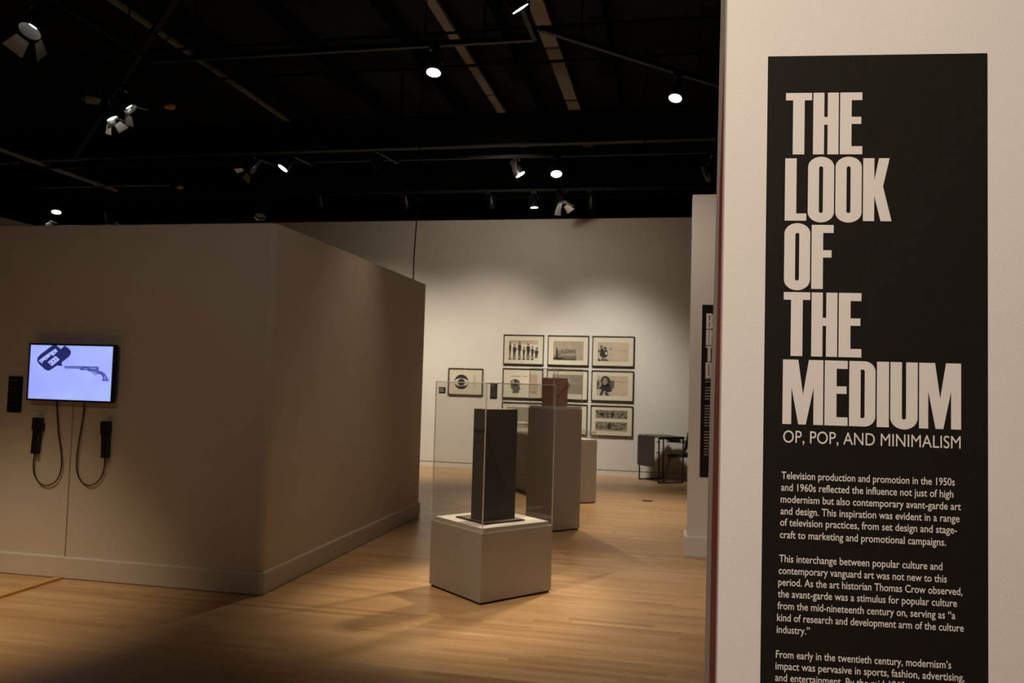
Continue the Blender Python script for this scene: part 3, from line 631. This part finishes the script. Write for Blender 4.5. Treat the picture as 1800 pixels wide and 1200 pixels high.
o1, F1, ex1, ey1, sl1 = plinth((-1.354, 5.752), A1, .685, .675, .511, 'low square beige plinth nearest the camera, under the black tower model')
sl1(.022, .511, .545, 'deck', 'display_deck')
vitrine(F1, ex1, ey1, .685, .675, .5115, 1.61, 'large clear acrylic cover over the black tower model')
# tower model on its base plate
tm = thing('tower_model', 'slender black skyscraper model with fine vertical ribs on a dark base plate', 'architectural model', F1 + ex1 * .34 + ey1 * .34 + Vector((0, 0, .545)))
mF = at_z(853, 922.0, .548); mF = Vector((mF.x, mF.y, 0)); mw = .385
def obox(mb, F_, ex, ey, w, d, z0_, z1_): return mb.prism([F_ + Vector((0, 0, z0_)), F_ + ex * w + Vector((0, 0, z0_)), F_ + ex * w + ey * d + Vector((0, 0, z0_)), F_ + ey * d + Vector((0, 0, z0_))], Vector((0, 0, z1_ - z0_)))
obox(MB(), mF, ex1, ey1, mw, mw, .545, .5555).build('base_plate', 'toe', tm)
obox(MB(), mF + ex1 * .012 + ey1 * .012, ex1, ey1, mw - .024, mw - .024, .5555, .5575).build('plaza', mat('grey_brown_plaza', (.22, .19, .15), .35), tm)
tF = at_z(850.3, 916.3, .5575); tF = Vector((tF.x, tF.y, 0)); TW, TD, TZ = .300, .162, 1.405
obox(MB(), tF, ex1, ey1, TW, TD, .5575, TZ).build('core', 'tower', tm)
obox(MB(), tF + ex1 * .004 + ey1 * .004, ex1, ey1, TW - .008, TD - .008, TZ, TZ + .002).build('roof', mat('painted_light_model_roof', (.30, .28, .25), .5), tm)  # pale colour paints in the light caught on the roof
for k in range(25):
    p_ = tF + ex1 * (k * (TW - .004) / 24) - ey1 * .004; obox(MB(), p_, ex1, ey1, .004, .004, .5575, TZ).build('rib', 'rib', tm)
for k in range(14):
    p_ = tF + ey1 * (k * (TD - .004) / 13) - ex1 * .004; obox(MB(), p_, ex1, ey1, .004, .004, .5575, TZ).build('rib', 'rib', tm)
for k in range(40):
    z_ = .575 + k * (TZ - .58) / 39.5; mb = MB(); obox(mb, tF - ex1 * .0015 - ey1 * .0015, ex1, ey1, TW + .0015, TD + .0015, z_, z_ + .006); mb.build('floor_band', 'tower', tm)
A2 = 46.1
o2, F2, ex2, ey2, sl2 = plinth((-1.301, 8.746), A2, .41, .465, 1.335, 'tall narrow beige plinth standing behind the tower plinth')
sl2(.014, 1.335, 1.362, 'deck', 'display_deck')
vitrine(F2, ex2, ey2, .41, .465, 1.3355, 1.785, 'clear acrylic cover over the red card on the tall plinth')
# upright square card, seen from behind, leaning on a stand
a_, b_2 = at_y(952.5, 712, 9.04), at_y(997.5, 712, 9.04)
card = thing('record_sleeve', 'square dusty red card standing upright on the tall plinth', 'record sleeve', ((a_.x + b_2.x) / 2, 9.04, 1.362))
MB().box((a_.x, 9.03, 1.362), (b_2.x, 9.036, at_y(975, 664, 9.04).z)).build('cover', 'sleeve', card)
MB().lathe([(0, .001), (0, .07), (.002, .07), (.002, .001)], (b_2.x - .045, 9.040, 1.60), (0, 1, 0), 32).build('disc', 'deck', card)
MB().prism([((a_.x + b_2.x) / 2 - .02, 9.044, 1.362), ((a_.x + b_2.x) / 2 - .02, 9.12, 1.362), ((a_.x + b_2.x) / 2 - .02, 9.044, 1.52)], (.04, 0, 0)).build('easel', 'acryledge', card)
A3 = 34.0; dR = Vector((-1.033, 11.116, 0)); ex3 = rotz(math.radians(A3)) @ Vector((1, 0, 0)); F3 = dR - ex3 * .58
o3, F3, ex3, ey3, sl3 = plinth((F3.x, F3.y), A3, .58, 1.72, .845, 'long beige display case body farthest back, behind the tall plinth', name='display_plinth')
sl3(.02, .845, .862, 'deck', 'display_deck')
vitrine(F3, ex3, ey3, .58, 1.72, .8455, .985, 'shallow clear acrylic cover on the long display case')
for k, (u_, v_, rot, mm) in enumerate(((.16, .12, 4, 'deck'), (.14, .50, -6, 'mount'), (.15, .90, 3, 'pink'), (.14, 1.30, -3, 'deck'))):
    p_ = F3 + ex3 * u_ + ey3 * v_; R_ = rotz(math.radians(A3 + rot)); e1, e2 = R_ @ Vector((1, 0, 0)), R_ @ Vector((0, 1, 0))
    bk = thing('open_book', ('open pale booklet at the near end of the long display case', 'open cream booklet, second from the near end of the case', 'open pinkish booklet, third in the long display case', 'open white booklet at the far end of the long case')[k], 'book', p_ + Vector((0, 0, .862)), 'booklets in the display case')
    for sgn in (0, 1):
        mb = MB(); n_ = 6
        prof = [(.14 * j / n_, .004 + .014 * math.sin(PI * (j / n_ if sgn else 1 - j / n_) ** .6 * .9)) for j in range(n_ + 1)]
        poly = [p_ + e1 * (sgn * .141) + e1 * x_ + Vector((0, 0, .862)) for x_, _ in (prof[0], prof[-1])]
        topp = [p_ + e1 * (sgn * .141 + x_) + Vector((0, 0, .862 + h_)) for x_, h_ in prof[::-1]]
        mb.prism(poly + topp, e2 * .21).build('page_block', mm, bk)

# ------------------------------------------------------------------ framed prints on the far wall
FY = 14.59
class Fr:
    def __init__(s, cx, cz, w, h, label, group=None):
        s.cx, s.cz, s.w, s.h = cx, cz, w, h; s.o = thing('framed_print', label, 'framed print', (cx, FY, cz - h / 2), group)
        b = .017; x0, x1, z0, z1 = cx - w / 2, cx + w / 2, cz - h / 2, cz + h / 2
        m = MB()
        for r in ((x0, z0, x1, z0 + b), (x0, z1 - b, x1, z1), (x0, z0 + b, x0 + b, z1 - b), (x1 - b, z0 + b, x1, z1 - b)): m.box((r[0], FY - .042, r[1]), (r[2], FY - .001, r[3]))
        m.build('frame', 'frame', s.o)
        MB().box((x0 + b, FY - .026, z0 + b), (x1 - b, FY - .008, z1 - b)).build('mount', 'mount', s.o)
        MB().box((x0 + b, FY - .034, z0 + b), (x1 - b, FY - .0315, z1 - b)).build('glazing', 'glazing', s.o)
        s.k = 0
    def P(s, u, v, off): return Vector((s.cx - s.w / 2 + u * s.w, FY - .0262 - off, s.cz + s.h / 2 - v * s.h))
    def polys(s, name, m, ps):
        s.k += 1; mb = MB()
        for p in ps: fill(mb, p, lambda u, v: s.P(u, v, .0006 * s.k), None)
        o = mb.build(name, m, s.o); facing(o, Vector((0, -1, 0))); return o
def ell(cx, cy, rx, ry, n=14, a0=0): return [(cx + rx * math.cos(2 * PI * k / n + a0), cy + ry * math.sin(2 * PI * k / n + a0)) for k in range(n)]
def blob(cx, cy, rx, ry, n=16, j=.18, R=random.Random(5)): return [(cx + rx * (1 + R.uniform(-j, j)) * math.cos(2 * PI * k / n), cy + ry * (1 + R.uniform(-j, j)) * math.sin(2 * PI * k / n)) for k in range(n)]
def cells(u0, v0, u1, v1, nu, nv, prob, R):
    out = []
    for i in range(nu):
        for j in range(nv):
            if R.random() < prob:
                a, b = u0 + (u1 - u0) * i / nu, v0 + (v1 - v0) * j / nv; out.append(rect(a, b, a + (u1 - u0) / nu * R.uniform(.5, 1), b + (v1 - v0) / nv * R.uniform(.5, 1)))
    return out
CX, CZ, FW_, FH_ = (-2.749, -1.922, -1.106), (2.222, 1.600, .974), .757, .552
# emblem of an eye
f = Fr(-3.834, 1.601, .665, .502, 'framed eye emblem print hanging alone left of the others')
def eye(scale): return arc(.38, .525 + .36 * scale, .25 * scale * 1.35, .36 * scale * 1.6, 215, 325, 12)
f.polys('sheet', 'mount', [rect(.07, .2, .92, .86)]); f.polys('emblem_disc', 'ink', [ell(.38, .51, .205, .275, 40)])
lens_u = [(.38 + .205 * math.cos(PI - PI * k / 12), .53 - .155 * math.sin(PI * k / 12)) for k in range(13)] + [(.38 + .205 * math.cos(PI * k / 12), .53 + .135 * math.sin(PI * k / 12)) for k in range(1, 12)]
f.polys('emblem_white', 'mount', [lens_u]); f.polys('emblem_pupil', 'ink', [ell(.38, .52, .108, .130, 28)])
f.polys('caption', 'softink', [rect(.73, .25 + .045 * k, .80 - .01 * (k % 3), .265 + .045 * k) for k in range(10)])
# row 1
f = Fr(CX[0], CZ[0], FW_, FH_, 'framed print of seven dark standing figures, top left of the grid')
f.polys('sheet', 'paper', [rect(.14, .18, .85, .82)]); f.polys('sheet_light', 'mount', [rect(.14, .32, .85, .82)]); ps = []
for u, hh, ww in ((a_, b2_, c2_ * 1.3) for a_, b2_, c2_ in ((.165, .60, .020), (.275, .52, .030), (.40, .60, .030), (.51, .44, .022), (.615, .55, .034), (.72, .46, .026), (.82, .42, .034))):
    t_ = .84 - hh; b_ = .84
    ps += [ell(u, t_ + .035, .019, .042), [(u - ww, t_ + .09), (u + ww, t_ + .09), (u + ww * 1.1, t_ + hh * .45), (u + ww * .6, t_ + hh * .6), (u + ww * .9, b_ - .06), (u + ww * .2, b_ - .06), (u, t_ + hh * .66), (u - ww * .3, b_ - .06), (u - ww * .9, b_ - .06), (u - ww * .7, t_ + hh * .55), (u - ww * 1.1, t_ + hh * .4)]]
    if u < .75: ps += [ell(u, .815, .042, .028)]
ps += [rect(.285, .47, .355, .50), [(.80, .45), (.86, .40), (.86, .43), (.82, .50)]]
f.polys('printed_figures', 'ink', ps)
f.polys('caption', 'softink', [rect(.19 + .06 * k, .225, .235 + .06 * k, .24) for k in range(9)])
f = Fr(CX[1], CZ[0], FW_, FH_, 'framed tan print of a crowd with one tall figure, top centre')
f.polys('sheet', mat('tan_print_paper', (.42, .35, .26), .8, noise=.08, nscale=10), [rect(.14, .19, .87, .82)])
R5 = random.Random(11); f.polys('printed_crowd', mat('crowd_print_ink', (.19, .165, .13), .8, noise=.5, nscale=50), [ell(.18 + .033 * k, .78 - R5.uniform(0, .04) - .07 * j - (.05 if k > 4 else 0) * (j > 1), .016, .05) for k in range(16) for j in range(4) if not (k < 3 and j > 1)] + [[(.14, .82), (.14, .72), (.3, .74), (.5, .78), (.7, .76), (.70, .82)]])
f.polys('printed_figure', 'ink', [ell(.228, .44, .016, .04), [(.205, .48), (.25, .48), (.26, .70), (.245, .80), (.205, .80)]])
f.polys('caption', 'softink', [rect(.33 + .028 * k, .26, .35 + .028 * k, .285) for k in (0, 1, 2, 3, 4, 7, 8, 9, 10, 11)])
f = Fr(CX[2], CZ[0], FW_, FH_, 'framed print with a round dark globe head, top right of the grid')
f.polys('sheet', 'pink', [rect(.13, .20, .87, .83)]); f.polys('printed_field', 'paper', [rect(.13, .20, .50, .83)])
f.polys('printed_globe', 'ink', [blob(.27, .55, .095, .17), [(.14, .82), (.16, .72), (.2, .78), (.21, .82)], ell(.22, .36, .02, .06), ell(.31, .40, .035, .05), ell(.165, .50, .018, .05), rect(.20, .30, .215, .36)])
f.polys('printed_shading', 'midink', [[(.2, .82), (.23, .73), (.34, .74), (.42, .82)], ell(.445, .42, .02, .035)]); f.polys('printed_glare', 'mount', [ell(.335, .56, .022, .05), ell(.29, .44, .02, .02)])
f.polys('caption', 'softink', [rect(.53, .455, .68, .465), rect(.70, .465, .85, .475)])
# row 2
f = Fr(CX[0], CZ[1], FW_, FH_, 'framed print of a grey head under spaced lettering, middle left of the grid')
f.polys('sheet', 'mount', [rect(.13, .18, .88, .84)]); f.polys('printed_field', 'pink', [rect(.66, .18, .86, .84)])
f.polys('printed_head', 'midink', [ell(.315, .47, .115, .11, 20), [(.20, .50), (.43, .50), (.42, .60), (.455, .68), (.43, .72), (.40, .83), (.24, .83), (.27, .74), (.21, .66)]]); f.polys('printed_band', 'mount', [rect(.22, .50, .42, .515), ell(.27, .44, .03, .03)]); f.polys('printed_crown', 'ink', [ell(.32, .42, .05, .035)])
f.polys('caption', 'softink', [rect(.22 + .04 * k, .245, .245 + .04 * k, .29) for k in (0, 1, 2, 3, 4, 5, 7, 8, 9)] + [rect(.71, .76, .82, .79)])
f = Fr(CX[1], CZ[1], FW_, FH_, 'framed grey print in the centre of the grid, behind the red card')
f.polys('sheet', 'greyp', [rect(.13, .17, .87, .80)]); f.polys('printed_panel', 'softink', [rect(.55, .28, .84, .32), rect(.2, .5, .82, .7)]); f.polys('printed_disc', 'mount', [ell(.47, .50, .10, .22, 20)])
f = Fr(CX[2], CZ[1], FW_, FH_, 'framed portrait print of a dark haired woman, middle right of the grid')
f.polys('sheet', 'pink', [rect(.13, .17, .87, .82)]); f.polys('printed_field', 'paper', [rect(.13, .17, .55, .82)])
f.polys('printed_backdrop', 'midink', [rect(.13, .34, .19, .62), rect(.42, .32, .545, .58)] + cells(.13, .3, .2, .62, 3, 6, .6, R5))
f.polys('printed_hair', 'ink', [blob(.335, .35, .115, .17, 20, .06), [(.24, .45), (.45, .45), (.50, .66), (.40, .72), (.30, .66), (.26, .82), (.20, .82), (.25, .62), (.19, .6)], [(.31, .72), (.36, .70), (.45, .82), (.36, .82)]])
f.polys('printed_face', 'softink', [ell(.325, .36, .058, .12, 18)]); f.polys('printed_features', 'midink', [ell(.302, .33, .016, .014), ell(.348, .33, .016, .014), ell(.327, .43, .022, .012)])
f.polys('caption', 'midink', [rect(.58, .335, .66, .345), rect(.66, .36, .80, .37)])
# row 3
f = Fr(CX[0], CZ[2] + .003, FW_, FH_, 'framed grey landscape print, bottom left of the grid')
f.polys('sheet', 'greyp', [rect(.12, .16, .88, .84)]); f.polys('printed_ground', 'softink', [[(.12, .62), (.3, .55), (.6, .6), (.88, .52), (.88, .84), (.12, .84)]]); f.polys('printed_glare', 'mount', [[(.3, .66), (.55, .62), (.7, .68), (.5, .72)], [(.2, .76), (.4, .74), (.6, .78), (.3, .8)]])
f = Fr(CX[1], CZ[2], FW_, FH_, 'framed print mostly hidden behind the tall plinth, bottom centre')
f.polys('sheet', 'paper', [rect(.13, .17, .87, .82)])
f = Fr(CX[2], CZ[2], FW_, FH_, 'framed print of two rows of dark photo strips, bottom right')
f.polys('sheet', 'paper', [rect(.12, .15, .87, .84)]); f.polys('sheet_light', 'mount', [rect(.12, .43, .87, .53)])
f.polys('printed_strip', 'softink', [rect(.12, .16, .87, .42), rect(.12, .54, .87, .80)])
f.polys('printed_images', 'midink', cells(.12, .16, .87, .42, 26, 7, .45, R5) + cells(.12, .54, .87, .80, 26, 7, .5, R5))
f.polys('printed_shadows', 'ink', cells(.12, .16, .87, .42, 20, 5, .30, R5) + cells(.12, .54, .87, .80, 20, 5, .24, R5) + [ell(.27, .30, .045, .07), ell(.52, .29, .04, .09), ell(.45, .68, .05, .09)])

# ------------------------------------------------------------------ folding table, chair, floor plate
tA, tB, tC, tD = Vector((-.58, 14.19, 0)), Vector((-.246, 13.715, 0)), Vector((.155, 13.975, 0)), Vector((-.182, 14.43, 0))
tb = thing('folding_table', 'black drop-leaf folding table with one leaf hanging, by the far wall', 'table', (-.2, 14.05, 0))
Zv = Vector((0, 0, 1)); HT = .775
def grow(p, c_, k): return c_ + (p - c_) * k
cen = (tA + tB + tC + tD) / 4
for (p_, q_) in ((tA, tD), (tB, tC)):
    MB().tube([p_ + Zv * .012, q_ + Zv * .012], .012, 8).build('foot_rail', 'tubeblack', tb)
    for r_ in (p_, q_): MB().tube([r_ + Zv * .004, r_ + Zv * (HT - .02)], .013, 8).build('leg', 'tubeblack', tb)
    MB().tube([p_ + Zv * (HT - .03), q_ + Zv * (HT - .03)], .011, 8).build('top_rail', 'tubeblack', tb)
MB().prism([grow(v, cen, 1.06) + Zv * (HT - .018) for v in (tA, tB, tC, tD)], Zv * .022).build('tabletop', 'tablebrown', tb)
ab = (tB - tA).normalized(); nl = Vector((ab.y, -ab.x, 0)); nl = nl if nl.x < 0 else -nl
la, lb = grow(tA, cen, 1.08) + nl * .012, grow(tA, cen, 1.08) + ab * .50 + nl * .012
MB().prism([la + Zv * .255, lb + Zv * .255, lb + Zv * (HT - .01), la + Zv * (HT - .01)], -nl * .016).build('drop_leaf', mat('dark_brown_leaf', (.026, .021, .016), .5), tb)
for k in (.1, .5): MB().tube([tA + ab * k + nl * .02 + Zv * (HT + .004), tA + ab * (k + .06) + nl * .02 + Zv * (HT + .004)], .006, 6).build('hinge', 'greybar', tb)
for zz in (.68, .50): MB().box(tB + Vector((-.035, -.012, zz)), tB + Vector((0, .012, zz + .025))).build('leaf_bracket', 'tubeblack', tb)
ch = thing('stacking_armchair', 'black upholstered armchair tucked under the folding table, facing left', 'chair', (.16, 14.22, 0))
def loft(mb, secs):
    rings = [[mb.bm.verts.new(p) for p in s_] for s_ in secs]; n = len(rings[0])
    for a, b in zip(rings, rings[1:]):
        for k in range(n): mb.bm.faces.new((a[k], a[(k + 1) % n], b[(k + 1) % n], b[k]))
    mb.bm.faces.new(rings[0][::-1]); mb.bm.faces.new(rings[-1])
mb = MB(); secs = []
for zz, k in ((.415, .75), (.425, .95), (.45, 1.0), (.475, .96), (.487, .75)):
    secs.append([Vector((.07 + .20 * k * math.copysign(abs(math.cos(a)) ** .6, math.cos(a)), 14.215 + .215 * k * math.copysign(abs(math.sin(a)) ** .6, math.sin(a)), zz + (.01 * math.cos(a)))) for a in [2 * PI * j / 24 for j in range(24)]])
loft(mb, secs); mb.build('seat', 'chairblack', ch, smooth=True)
mb = MB(); secs = []
for j in range(9):
    t_ = j / 8; z_ = .52 + .33 * t_; hw = .21 * (1 - (2 * t_ - 1) ** 4 * .45); xb = .20 + .06 * t_; th_ = .022 * (1 - (2 * t_ - 1) ** 6 * .6)
    secs.append([Vector((xb + th_ * math.cos(a) + .03 * (math.sin(a)) ** 2 * -1, 14.215 + hw * math.sin(a), z_)) for a in [2 * PI * q / 16 for q in range(16)]])
loft(mb, secs); mb.build('backrest', 'chairblack', ch, smooth=True)
for sy in (-1, 1):
    y_ = 14.215 + sy * .215
    MB().tube(smooth_path([(-.17, y_ , .012), (-.10, y_, .25), (-.055, y_, .42), (.0, y_ , .44), (.25, y_, .44)]), .011, 8).build('leg', 'tubeblack', ch, smooth=True)
    MB().tube(smooth_path([(.34, y_, .012), (.28, y_, .25), (.25, y_, .43)]), .011, 8).build('leg', 'tubeblack', ch, smooth=True)
    MB().tube(smooth_path([(.25, y_, .44), (.28, y_, .54), (.27, y_, .64), (.20, y_, .675), (-.13, y_, .685)]), .010, 8).build('arm_frame', 'tubeblack', ch, smooth=True)
    MB().box((-.09, y_ - .024, .688), (.10, y_ + .024, .712), bev=.008).build('armrest', 'chairblack', ch, smooth=True)
    for xx in (-.17, .34): MB().lathe([(0, .001), (0, .022), (.03, .018), (.03, .001)], (xx, y_, 0), (0, 0, 1), 12).build('foot_cap', 'tubeblack', ch, smooth=True)
MB().tube([(.27, 14.0, .60), (.31, 14.215, .62), (.27, 14.43, .60)], .010, 8).build('back_frame', 'tubeblack', ch)
fp = thing('floor_outlet', 'small dark rectangular outlet plate set in the floor before the folding table', 'floor outlet', (-.352, 11.6, 0))
MB().box((-.425, 11.55, 0), (-.280, 11.66, .004), bev=.001).build('plate', 'outlet', fp)
MB().box((-.40, 11.58, .004), (-.305, 11.63, .006), bev=.0008).build('lid', 'tubeblack', fp)
